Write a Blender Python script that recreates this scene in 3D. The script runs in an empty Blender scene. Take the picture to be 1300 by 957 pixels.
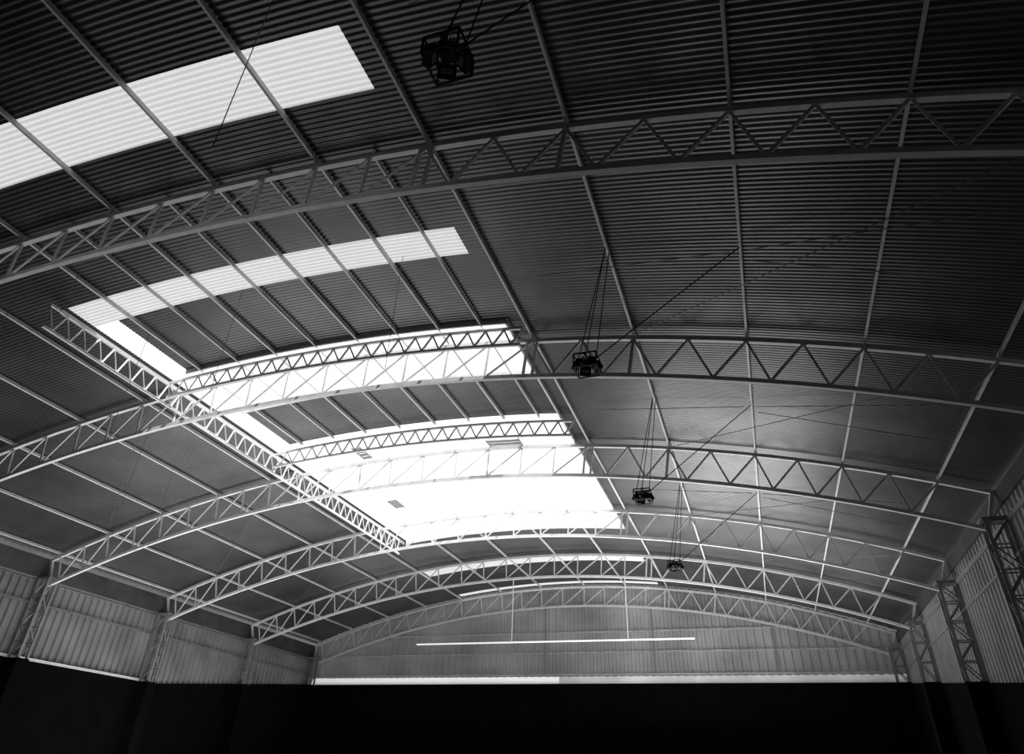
import bpy, math, random
from mathutils import Vector, Matrix
random.seed(4)
H=1.6
XC,R,Y1,D=-8.0166,39.1361,5.8419,5.2669
ZC=8-R+H
DT=0.91
ANG={-1:-.3213,0:-.272,1:-.2228,2:-.1695,3:-.1161,4:-.0677,5:-.0179,6:.0352,7:.0866,8:.1406,9:.1887,10:.241,11:.292,12:.338}
AE=.3505
XL=XC-R*math.sin(AE);XR=XC+R*math.sin(AE)
ZE=ZC+R*math.cos(AE)
YN=-4.7;YF=Y1+5*D
S=bpy.context.scene
col=S.collection
def by(b): return Y1+(b-1)*D
def pt(a,t,y): return Vector((XC-(R-t)*math.sin(a),y,ZC+(R-t)*math.cos(a)))

# ---------- materials
def mat(name,base,rough=.5,metal=0.,noise=.15,scale=3.,transl=0.,bump=0.,emit=0.,spec=.5):
    m=bpy.data.materials.new(name);m.use_nodes=True;nt=m.node_tree;N=nt.nodes;L=nt.links
    b=N['Principled BSDF'];b.inputs['Roughness'].default_value=rough;b.inputs['Metallic'].default_value=metal
    b.inputs['Specular IOR Level'].default_value=spec
    tc=N.new('ShaderNodeTexCoord');n=N.new('ShaderNodeTexNoise');n.inputs['Scale'].default_value=scale;n.inputs['Detail'].default_value=6
    L.new(tc.outputs['Object'],n.inputs['Vector'])
    r=N.new('ShaderNodeValToRGB');r.color_ramp.elements[0].position=.3;r.color_ramp.elements[1].position=.7
    lo=base*(1-noise);hi=min(1,base*(1+noise))
    r.color_ramp.elements[0].color=(lo,lo,lo,1);r.color_ramp.elements[1].color=(hi,hi,hi,1)
    L.new(n.outputs['Fac'],r.inputs['Fac']);L.new(r.outputs[0],b.inputs['Base Color'])
    if emit:
        b.inputs['Emission Color'].default_value=(1,1,1,1);b.inputs['Emission Strength'].default_value=emit
    if bump:
        bp=N.new('ShaderNodeBump');bp.inputs['Strength'].default_value=bump;L.new(n.outputs['Fac'],bp.inputs['Height']);L.new(bp.outputs[0],b.inputs['Normal'])
    if transl:
        t=N.new('ShaderNodeBsdfTranslucent');t.inputs['Color'].default_value=(transl,)*3+(1,)
        ad=N.new('ShaderNodeAddShader');L.new(b.outputs[0],ad.inputs[0]);L.new(t.outputs[0],ad.inputs[1])
        L.new(ad.outputs[0],N['Material Output'].inputs['Surface'])
    return m
M_roof=mat('roof_sheet_metal',.07,.33,.5,.35,.6,spec=.7)
M_steel=mat('painted_steel_light',.66,.5,0,.12,4)
M_purlin=mat('painted_purlin_steel',.62,.5,0,.12,4)
M_wall=mat('wall_ribbed_sheet',.22,.45,.15,.3,.8,transl=.007)  # slight translucency added so the side wall glows evenly
M_wallr=mat('wall_ribbed_sheet_right_glow',.22,.45,.15,.4,.8,transl=.018)  # same sheet for the right wall, more translucency added for a brighter glow
M_gable=mat('gable_ribbed_sheet',.32,.45,.15,.35,.5,transl=.028)  # translucency added to imitate glare on the end wall
M_sky=mat('translucent_roof_panel',.3,.6,0,.1,2,transl=.25)
M_band=mat('translucent_wall_band',.5,.6,0,.05,2,transl=.6)
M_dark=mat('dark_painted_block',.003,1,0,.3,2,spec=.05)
M_eave=mat('dark_eave_sheet',.06,.6,.2,.3,2)
M_grey=mat('pale_wall_panel',.5,.7,0,.35,.5,transl=.36)
M_floor=mat('concrete_floor',.22,.8,0,.2,.5,bump=.1)
M_col=mat('column_steel',.24,.5,.2,.15,4)
M_lamp=mat('lamp_dark_metal',.03,.5,.4,.2,8,spec=.3)
M_glass=mat('lamp_glass',.35,.12,0,.05,8)
M_wire=mat('wire_steel',.16,.5,.5,.1,8)
M_tube=mat('white_paint',.85,.5,0,.05,8)
M_glow=mat('white_tube_glow',.8,.5,0,.05,8,emit=.5)  # emission added to make the white hanging tube look bright
M_vent=mat('vent_grey_metal',.22,.6,.1,.1,6)

# ---------- helpers
def obj(name,vs,fs,m,loc=(0,0,0),parent=None,smooth=False,label=None,cat=None,kind=None,group=None):
    loc=Vector(loc)
    me=bpy.data.meshes.new(name);me.from_pydata([tuple(Vector(v)-loc) for v in vs],[],fs);me.materials.append(m)
    me.update()
    if smooth: me.polygons.foreach_set('use_smooth',[True]*len(me.polygons))
    o=bpy.data.objects.new(name,me);col.objects.link(o)
    if parent is not None: o.parent=parent
    else: o.location=loc
    meta(o,label,cat,kind,group)
    return o
def meta(o,label=None,cat=None,kind=None,group=None):
    if label:o['label']=label
    if cat:o['category']=cat
    if kind:o['kind']=kind
    if group:o['group']=group
def empty(name,loc,label,cat,group=None):
    o=bpy.data.objects.new(name,None);o.location=loc;o.empty_display_size=.2;col.objects.link(o);meta(o,label,cat,None,group);return o
def box_prof(w,h): return [(-w/2,-h/2),(w/2,-h/2),(w/2,h/2),(-w/2,h/2)]
def L_prof(w,t=.008): return [(-w/2,-w/2),(w/2,-w/2),(w/2,-w/2+t),(-w/2+t,-w/2+t),(-w/2+t,w/2),(-w/2,w/2)]
def C_prof(w,h,t=.012,flip=False):
    p=[(-w/2,-h/2),(w/2,-h/2),(w/2,-h/2+t),(-w/2+t,-h/2+t),(-w/2+t,h/2-t),(w/2,h/2-t),(w/2,h/2),(-w/2,h/2)]
    return [(-x,y) for x,y in p][::-1] if flip else p
def circ(r,n=8): return [(r*math.cos(i*2*math.pi/n),r*math.sin(i*2*math.pi/n)) for i in range(n)]
def sweep(pts,prof,upv=None):
    vs=[];fs=[];n=len(prof)
    for i,p in enumerate(pts):
        d=(pts[min(i+1,len(pts)-1)]-pts[max(i-1,0)]).normalized()
        u=Vector(upv) if upv else (Vector((0,0,1)) if abs(d.z)<.9 else Vector((0,1,0)))
        s=d.cross(u).normalized();u2=s.cross(d)
        vs+=[p+s*a+u2*b for a,b in prof]
    for i in range(len(pts)-1):
        for j in range(n):
            k=(j+1)%n;fs.append((i*n+j,i*n+k,(i+1)*n+k,(i+1)*n+j))
    fs.append(tuple(range(n))[::-1]);fs.append(tuple((len(pts)-1)*n+j for j in range(n)))
    return vs,fs
def beam(name,a,b,prof,m,loc=(0,0,0),parent=None,upv=None,**k):
    vs,fs=sweep([Vector(a),Vector(b)],prof,upv);return obj(name,vs,fs,m,loc,parent,**k)
def join(parts):
    V=[];F=[]
    for vs,fs in parts:
        o=len(V);V+=list(vs);F+=[tuple(i+o for i in f) for f in fs]
    return V,F
def bx(c,sx,sy,sz,rot=None):
    c=Vector(c);vs=[]
    for x in (-.5,.5):
        for y in (-.5,.5):
            for z in (-.5,.5):
                v=Vector((x*sx,y*sy,z*sz))
                if rot: v=rot@v
                vs.append(c+v)
    return vs,[(0,1,3,2),(4,6,7,5),(0,4,5,1),(2,3,7,6),(0,2,6,4),(1,5,7,3)]
def clone(root,loc,group=None):
    n=root.copy();col.objects.link(n);n.location=loc
    for c in root.children:
        q=c.copy();q.parent=n;col.objects.link(q)
        for g in c.children:
            w=g.copy();w.parent=q;col.objects.link(w)
    return n

# ---------- roof sheeting
PITCH=.088;TR=-.13
def sheet(name,a0,a1,y0,y1,m,label,amp=.0065):
    na=max(2,int(abs(a1-a0)*R/.6))
    ys=[y0];k=math.ceil(y0/(PITCH/6)+1e-6)
    while k*PITCH/6<y1-1e-4: ys.append(k*PITCH/6);k+=1
    ys.append(y1)
    vs=[];fs=[]
    for y in ys:
        t=TR+amp*max(-.8,min(.8,math.sin(2*math.pi*y/PITCH)*1.1))
        for i in range(na+1): vs.append(pt(a0+(a1-a0)*i/na,t,y))
    w=na+1
    for j in range(len(ys)-1):
        for i in range(na): fs.append((j*w+i,j*w+i+1,(j+1)*w+i+1,(j+1)*w+i))
    return obj(name,vs,fs,m,smooth=True,label=label,cat='roof' if name=='ceiling' else 'skylight',kind='structure')
A0,A1=-.106,.112
AS=.097;AF=.139
rl='dark corrugated metal roof sheeting over curved steel trusses'
k=1.013
def yb(b): return by(b)*k if b>-.9 else YN
YE=YF+.35
BO=4.33
sheet('ceiling',-AE-.006,A0,YN,YE,M_roof,rl)
sheet('ceiling',A1,AE+.006,YN,yb(4.9),M_roof,rl)
sheet('ceiling',AF,AE+.006,yb(4.9),YE,M_roof,rl)
segs=[(-1,.62,A1),(.80,1.335,A1),(1.465,1.86,AS),(2.25,2.66,AS),(BO,4.9,A1),(4.9,5.02,AF),(5.2,5.83,AF)]
for b0,b1,aa in segs: sheet('ceiling',A0,aa,yb(b0),yb(b1),M_roof,rl)
sheet('ceiling',A0,AF,YF-.1,YE,M_roof,rl)
wn=1
for b0,b1,aa in [(.62,.80,A1),(1.335,1.465,A1),(5.02,5.2,AF)]:
    es=[A0]+[ANG[j] for j in (4,5,6,7)]+[aa]
    for i in range(len(es)-1):
        sheet('window_%d'%wn,es[i],es[i+1],yb(b0),yb(b1),M_sky,'translucent corrugated skylight sheet between roof purlins',amp=.015);wn+=1
sheet('window_%d'%wn,A0,AF,yb(5.83),YF-.1,M_sky,'translucent corrugated skylight strip beside the end wall');wn+=1

# ---------- purlins
def purlin(a,y0,y1,w=.04,h=.078):
    p0=pt(a,-.06,y0);p1=pt(a,-.06,y1);rad=(p0-Vector((XC,y0,ZC))).normalized()
    vs,fs=sweep([p0,p1],C_prof(w,h,flip=a>-.14),rad)
    return obj('purlin',vs,fs,M_purlin,loc=p0,label='long grey steel purlin running under the roof sheets',cat='roof beam',group='roof purlins')
for kk,a in ANG.items():
    if 4<=kk<=7:
        purlin(a,YN,yb(2.66));purlin(a,yb(BO),YF)
        p0=pt(a,-.06,yb(2.69));p1=pt(a,-.06,yb(BO)-.06)
        vs,fs=sweep([p0,p1],box_prof(.035,.04));obj('glazing_bar',vs,fs,M_tube,loc=p0,label='thin white bar crossing the bright roof opening',cat='roof beam',group='opening glazing bars')
    else: purlin(a,YN,YF)
for i in (3,4,5,6): purlin((ANG[i]+ANG[i+1])/2,by(1),yb(2.66),.032,.065)
def trim(a0,a1,y0,y1,n):
    N=max(1,int(abs(a1-a0)*R/.6))
    pts=[pt(a0+(a1-a0)*i/N,-.07,y0+(y1-y0)*i/N) for i in range(N+1)]
    vs,fs=sweep(pts,box_prof(.04,.1));obj('trim_%d'%n,vs,fs,M_steel,label='light steel edging around the roof opening',cat='trim',kind='structure')
n=1
for b in (1.86,2.25): trim(A0,AS,yb(b),yb(b),n);n+=1
trim(A0,A1,yb(BO),yb(BO),n);n+=1
trim(A0,A0,yb(1.86),yb(BO),n);n+=1
trim(A1+.003,A1+.003,yb(1.33),yb(BO),n);n+=1

# ---------- main truss
def truss(i_y,aL,aR,depth,angs,posts,name,label,group,cw=.082,ww=.043,mt=M_steel,t0=0.,pratt=9.):
    y=i_y;base=pt(0,0,y);base.z=ZE
    root=empty(name,base,label,'roof truss',group)
    N=60
    for nm,t in (('top_chord',.043+t0),('bottom_chord',depth-.03)):
        pts=[pt(aR+(aL-aR)*j/N,t,y) for j in range(N+1)]
        vs,fs=sweep(pts,C_prof(cw,cw,.014));obj(nm,vs,fs,mt,base,root)
    for j in range(len(angs)-1):
        a,b=angs[j],angs[j+1];m=(a+b)/2
        if a>=pratt-1e-6:
            beam('web_member',pt(a,.06+t0,y),pt(b,depth-.05,y),box_prof(.03,.036),mt,base,root)
        else:
            beam('web_member',pt(a,.06+t0,y),pt(m,depth-.05,y),L_prof(ww),mt,base,root)
            beam('web_member',pt(m,depth-.05,y),pt(b,.06+t0,y),L_prof(ww),mt,base,root)
    for a,w in posts:
        beam('web_post',pt(a,.06+t0,y),pt(a,depth-.05,y),box_prof(w,w),mt,base,root)
    return root
ks=sorted(ANG.values())
angs=[]
for i in range(len(ks)-1): angs+=[ks[i],(ks[i]+ks[i+1])/2]
angs.append(ks[-1])
posts=[(ANG[2],.055),(ANG[3]+.0025,.05),(ANG[3]-.0025,.05)]+[(a,.038) for a in angs if a>ANG[3]+.01]+[(-AE+.004,.07),(AE-.004,.07)]
T=truss(by(1),AE-.003,-AE+.003,DT,angs,posts,'roof_truss','light painted steel arched lattice truss spanning the hall','arched roof trusses',pratt=ANG[3])
TB=T.location.copy()
for i in range(2,7): clone(T,Vector((TB.x,by(i),TB.z)))
n2=22;a_e=.1098;a_s=-.1147;an2=[a_s+(a_e-a_s)*i/n2 for i in range(n2+1)]
S1=truss(yb(1.88),a_e,a_s,.46,an2,[],'small_arch_truss','slim pale arched lattice truss across the roof opening','opening edge trusses',.055,.035)
b=S1.location.copy();clone(S1,Vector((b.x,yb(2.675),b.z)))
gb=pt(A1,.5,by(1.25))
G=empty('lattice_girder',gb,'pale steel lattice girder along the edge of the roof opening','girder')
GA=A1-.0002
ya,yc=yb(1.27),yb(4.2)
for t in (.035,.56): beam('chord',pt(GA,t,ya),pt(GA,t,yc),C_prof(.048,.048),M_tube,gb,G)
ng=38
for i in range(ng):
    y0=ya+(yc-ya)*i/ng;y1=ya+(yc-ya)*(i+1)/ng;ym=(y0+y1)/2
    beam('web_member',pt(GA,.05,y0),pt(GA,.55,ym),L_prof(.028),M_tube,gb,G)
    beam('web_member',pt(GA,.55,ym),pt(GA,.05,y1),L_prof(.028),M_tube,gb,G)

# ---------- louvred vents in the opening
def vent(a,b,sx,sy,ns):
    P=pt(a,-.005,yb(b));root=empty('louvre_vent',P,'small grey louvred vent fixed in the bright roof opening','vent','roof opening vents')
    q=Matrix.Rotation(-a,3,'Y')
    fr=[bx(P+q@Vector((sx/2*s,0,0)),.02,sy,.03,q) for s in (-1,1)]
    vs,fs=join(fr);obj('frame',vs,fs,M_vent,P,root)
    for i in range(ns):
        yy=-sy/2+sy*(i+.5)/ns
        vs,fs=bx(P+q@Vector((0,yy,0)),sx,sy/ns*.55,.03,q);obj('slat',vs,fs,M_vent,P,root)
vent(.053,2.86,.26,.8,4);vent(-.056,2.93,.95,.55,3);vent(.075,3.6,.3,.7,4)

# ---------- columns
def column(x,y,inward,zb):
    base=Vector((x,y,0));root=empty('lattice_column',base,'laced steel column on a dark pier against the ribbed wall','column','laced wall columns')
    w,dp=.42,.3;top=ZE-.62
    c=[(x+inward*.1,y-dp/2),(x+inward*(.1+w),y-dp/2),(x+inward*.1,y+dp/2),(x+inward*(.1+w),y+dp/2)]
    for (a,b) in c: beam('leg',(a,b,zb),(a,b,top),L_prof(.07,.012),M_col,base,root)
    nz=max(2,int((top-zb)/.45))
    for fi,(p,q) in enumerate(((c[0],c[1]),(c[2],c[3]),(c[1],c[3]))):
        for i in range(nz):
            z0=zb+(top-zb)*i/nz;z1=zb+(top-zb)*(i+1)/nz
            a,b=(p,q) if i%2==0 else (q,p)
            beam('lacing_bar',(a[0],a[1],z0),(b[0],b[1],z1),L_prof(.036),M_col,base,root)
            if fi<2: beam('lacing_bar',(p[0],p[1],z1),(q[0],q[1],z1),L_prof(.03),M_col,base,root)
    vs,fs=bx((x+inward*.31,y,top+.03),.55,.4,.06);obj('cap_plate',vs,fs,M_col,base,root)
    vs,fs=bx((x+inward*.33,y,zb/2),.5,.42,zb);obj('pier',vs,fs,M_dark,base,root,label='dark masonry pier')
    return root
for i in range(2,7):
    y=by(i)-(.3 if i==6 else 0)
    column(XL,y,1,(2.72 if y<22.2 else 2.72+(y-22.2)*.115)+H)
    column(XR,y,-1,1.2+(y-10)*.12+H)

# ---------- walls
def ribwall(name,ax,v,u0,u1,zb,zt,m,label,pitch=.3,amp=.06,inward=1,kind='structure'):
    vs=[];fs=[];us=[];nn=int((u1-u0)/pitch);pp=(u1-u0)/nn
    prof=[(0,0),(.4,0),(.52,1),(.88,1)]
    for i in range(nn):
        for f,h in prof: us.append((u0+(i+f)*pp,h))
    us.append((u1,0))
    for u,h in us:
        c=v+inward*amp*h
        for z in (zb(u),zt(u)): vs.append((c,u,z) if ax==0 else (u,c,z))
    for i in range(len(us)-1): fs.append((2*i,2*i+2,2*i+3,2*i+1))
    return obj(name,vs,fs,m,label=label,cat='wall',kind=kind)
roofz=lambda x: ZC+math.sqrt((R+.1)**2-(x-XC)**2)
def dado(nm,x,inw,prof):
    vs=[];n_=len(prof)
    for xx in (x-inw*.2,x+inw*.1):
        for y,z in prof: vs.append((xx,y,z))
        vs.append((xx,prof[-1][0],0));vs.append((xx,prof[0][0],0))
    m=n_+2;fs=[tuple(range(m)),tuple(range(m,2*m))[::-1]]+[(i,(i+1)%m,(i+1)%m+m,i+m) for i in range(m)]
    obj(nm,vs,fs,M_dark,label='dark painted masonry wall base',cat='wall',kind='structure')
ribwall('wall_left',0,XL,YN,YF+.2,lambda u:2.4+H,lambda u:ZE+.05,M_wall,'pale ribbed metal side wall sheeting',inward=1,pitch=.28)
ribwall('wall_right',0,XR,YN,YF+.2,lambda u:.6+H,lambda u:ZE+.05,M_wallr,'ribbed metal side wall sheeting with added translucent glow',inward=-1,pitch=.28)
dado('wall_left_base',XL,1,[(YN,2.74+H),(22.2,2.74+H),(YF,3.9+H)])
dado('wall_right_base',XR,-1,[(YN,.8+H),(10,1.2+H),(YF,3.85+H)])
vs,fs=bx((XL+.1,(YN+YF)/2,ZE-.27),.05,YF-YN,.6);obj('trim_%d'%n,vs,fs,M_eave,label='dark eave fascia above the ribbed side wall',cat='trim',kind='structure');n+=1
vs,fs=bx((XR-.1,(YN+YF)/2,ZE-.14),.05,YF-YN,.34);obj('trim_%d'%n,vs,fs,M_eave,label='dark eave fascia above the ribbed side wall',cat='trim',kind='structure');n+=1
YG=YF+.22
ribwall('wall_far',1,YG,XL,XR,lambda u:4.18+H,roofz,M_gable,'pale ribbed metal end wall under the arched truss',inward=-1,pitch=.34,amp=.07)
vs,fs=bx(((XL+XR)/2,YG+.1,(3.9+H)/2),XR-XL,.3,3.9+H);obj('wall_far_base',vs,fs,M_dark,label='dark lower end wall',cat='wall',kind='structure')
vs,fs=bx(((XL-8.6)/2,YG,4.04+H),-8.6-XL,.04,.28);obj('window_%d'%wn,vs,fs,M_band,label='bright translucent strip at the foot of the end wall',cat='window',kind='structure')
vs,fs=bx(((XR-8.6)/2,YG,4.04+H),XR+8.6,.06,.28);obj('wall_far_panel',vs,fs,M_grey,label='pale plain panel band low on the end wall',cat='wall',kind='structure')
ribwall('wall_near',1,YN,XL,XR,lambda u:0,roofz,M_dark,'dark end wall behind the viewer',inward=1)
vs,fs=bx(((XL+XR)/2,(YN+YF)/2,-.05),XR-XL+.6,YF-YN+1,.1);obj('floor',vs,fs,M_floor,label='grey concrete hall floor',cat='floor',kind='structure')
for x,inw in ((XL,1),(XR,-1)):
    for z,w in ((ZE-.62,.1),(ZE-1.3,.06)):
        beam('wall_rail',(x+inw*.09,YN,z),(x+inw*.09,YF,z),C_prof(w*.5,w),M_col,loc=(x,YN,z),label='steel rail running along the ribbed side wall',cat='beam',group='side wall rails')
beam('wall_rail',(XL+.12,YN,2.78+H),(XL+.12,22,2.78+H),C_prof(.05,.07),M_tube,loc=(XL,YN,2.78+H),label='white strip standing in for the light gap at the wall foot',cat='beam',group='side wall rails')  # light gap along the wall foot, put in as a white strip
for z,mm in ((4.26,M_steel),(5.15,M_purlin),(6.0,M_purlin)):
    hw=math.sqrt((R-DT)**2-(z+H-ZC)**2) if z>5.5 else 13.3
    x0=max(XL+.1,XC-hw);x1=min(XR-.1,XC+hw)
    beam('wall_rail',(x0,YG-.11,z+H),(x1,YG-.11,z+H),C_prof(.05,.05),mm,loc=(x0,YG,z+H),label='light steel rail across the end wall',cat='beam',group='end wall rails')
for x in (-9.2,-4.3,.7):
    zt=ZC+math.sqrt((R-DT)**2-(x-XC)**2);z0=4.32+H
    beam('wall_post',(x,YG-.17,z0),(x,YG-.17,zt),C_prof(.05,.05),M_col,loc=(x,YG-.17,z0),label='slim steel post against the ribbed end wall',cat='post',group='end wall posts')

# ---------- lamps
def lamp(P,bm):
    P=Vector(P);root=empty('floodlight_cluster',P,'dark hanging cluster of floodlights in a square frame','hanging lamp','hanging floodlight clusters')
    s=.17;parts=[];hz=.11
    for z in (-hz,hz):
        for a,b in (((-s,-s),(s,-s)),((s,-s),(s,s)),((s,s),(-s,s)),((-s,s),(-s,-s))):
            parts.append(sweep([P+Vector((a[0],a[1],z)),P+Vector((b[0],b[1],z))],box_prof(.018,.018)))
    for a in ((-s,-s),(s,-s),(s,s),(-s,s)): parts.append(sweep([P+Vector((a[0],a[1],-hz)),P+Vector((a[0],a[1],hz))],box_prof(.018,.018)))
    parts.append(sweep([P+Vector((-s,0,hz)),P+Vector((s,0,hz))],box_prof(.03,.03)))
    parts.append(sweep([P+Vector((0,-s,hz)),P+Vector((0,s,hz))],box_prof(.03,.03)))
    vs,fs=join(parts);obj('frame',vs,fs,M_lamp,P,root)
    vs,fs=bx(P+Vector((0,0,.05)),.13,.13,.12);obj('junction_box',vs,fs,M_lamp,P,root)
    for i in range(4):
        q=Matrix.Rotation(i*math.pi/2+.45,3,'Z')@Matrix.Rotation(math.radians(55),3,'X')
        c=P+Matrix.Rotation(i*math.pi/2+.45,3,'Z')@Vector((0,-.14,-.03))
        hs=[bx(c,.17,.14,.045,q)]
        for j in range(6): hs.append(bx(c+q@Vector((-.07+j*.028,0,.045)),.007,.13,.045,q))
        vs,fs=join(hs);h=obj('floodlight',vs,fs,M_lamp,P,root)
        vs,fs=bx(c+q@Vector((0,0,-.027)),.1,.05,.01,q);obj('lens',vs,fs,M_glass,P,h,label='pale lamp glass')
    for dx,dy in ((-.13,0),(.13,.04),(0,-.1)):
        top=pt(ANG[2],.0,bm)+Vector((dx*.25,dy,-.01))
        vs,fs=sweep([P+Vector((dx,dy,hz)),top],circ(.008,6));obj('suspension_cable',vs,fs,M_lamp,P,root)
    vs,fs=sweep([P+Vector((.16,0,hz)),pt(ANG[1],.01,bm)],circ(.0095,6));obj('stay_cable',vs,fs,M_lamp,P,root)
for P,b in (((-1.85,3.21,5.40+H),.5),((-1.80,8.48,5.30+H),1.5),((-1.82,13.74,5.18+H),2.5),((-1.8,19.01,5.15+H),3.5),):
    lamp(P,by(b))

# ---------- wires and rods
def wire(a,b,r=.009,lab='thin steel bracing wire under the roof',g='bracing wires',nm='bracing_wire',m=None):
    a=Vector(a);b=Vector(b);vs,fs=sweep([a,b],circ(r,6));obj(nm,vs,fs,m or M_wire,loc=a,label=lab,cat='wire',group=g)
for i in (0,1,2,3):
    wire(pt(-.226,.02,by(i+.51)),pt(-.309,.02,by(i+.334)))
    wire(pt(-.219,.02,by(i+.52)),pt(-.134,.02,by(i+.606)))
    wire(pt(-.226,.02,by(i+.56)),pt(-.318,.02,by(i+.62)))
for i in (1,2,3,4):
    wire(pt(.146,.02,by(i+.06)),pt(.284,.02,by(i+.93)),.008)
    wire(pt(-.174,.14,by(i+.93)),pt(-.314,.14,by(i+.08)),.008)
for a,b,z in ((-.092,.523,5.2),(-.075,1.452,5.6),(.02,1.5,5.8),(.16,2.2,5.4),(.09,1.6,5.5),(.2,2.7,5.2),(.05,1.05,6.2),(.22,2.1,5.3),(.12,1.2,5.6)):
    p=pt(a,-.1,by(b));wire(p,(p.x,p.y,z+H),.0055,'thin wire hanging from a roof purlin','hanging wires','hanging_wire')
tz=4.7+H
vs,fs=sweep([Vector((-13.1,by(5),tz)),Vector((-2.1,by(5),tz))],circ(.03,10))
tr=empty('hanging_tube',(-8.4,by(5),tz),'long white tube hung on rods before the end wall','suspended tube')
obj('tube',vs,fs,M_glow,(-8.4,by(5),tz),tr)
for x in (-9.05,-4.5):
    zt=ZC+math.sqrt((R-DT)**2-(x-XC)**2)
    vs,fs=sweep([Vector((x,by(5),tz)),Vector((x,by(5),zt))],circ(.018,8));obj('hanger_rod',vs,fs,M_tube,(-8.4,by(5),tz),tr)

# ---------- camera
f,ps,ph,ro=858.5,.3405,.5818,.0406
fw=Vector((-math.sin(ps)*math.cos(ph),math.cos(ps)*math.cos(ph),math.sin(ph)))
r0=Vector((math.cos(ps),math.sin(ps),0));u0=r0.cross(fw)
rr=math.cos(ro)*r0+math.sin(ro)*u0;uu=-math.sin(ro)*r0+math.cos(ro)*u0
cd=bpy.data.cameras.new('camera');co=bpy.data.objects.new('camera',cd);col.objects.link(co)
Mx=Matrix((rr,uu,-fw)).transposed().to_4x4();Mx.translation=Vector((0,0,H));co.matrix_world=Mx
cd.sensor_width=36;cd.lens=f/1300*36;cd.shift_y=-44.5/1300;cd.clip_start=.05
S.camera=co

# ---------- light
w=bpy.data.worlds.new('world');S.world=w;w.use_nodes=True
bg=w.node_tree.nodes['Background'];bg.inputs[0].default_value=(1,1,1,1);bg.inputs[1].default_value=1.4
sd=bpy.data.lights.new('sun','SUN');sd.energy=5;sd.angle=.02;so=bpy.data.objects.new('sun',sd);col.objects.link(so)
so.rotation_euler=Vector((-.65,.4,-1)).to_track_quat('-Z','Y').to_euler()
def area(loc,dirv,sx,sy,e,spread=180):
    l=bpy.data.lights.new('fill_light','AREA');l.shape='RECTANGLE';l.size=sx;l.size_y=sy;l.energy=e;l.spread=math.radians(spread)
    o=bpy.data.objects.new('fill_light',l);col.objects.link(o);o.location=loc;o.rotation_euler=Vector(dirv).to_track_quat('-Z','Y').to_euler()
area((-8,30.8,2.2),(0,-.75,.7),22,3,420)  # added fill low at the far end, as if from an unseen gate
area((-2.5,23.5,1.5),(0,.0,1),5,9,1050,140)  # added upward fill to brighten the far right roof
area((-15,17,1.0),(-.05,.05,1),9,16,1000,140)  # added upward fill to brighten the left side of the roof
S.view_settings.view_transform='Standard'
S.view_settings.look='None'
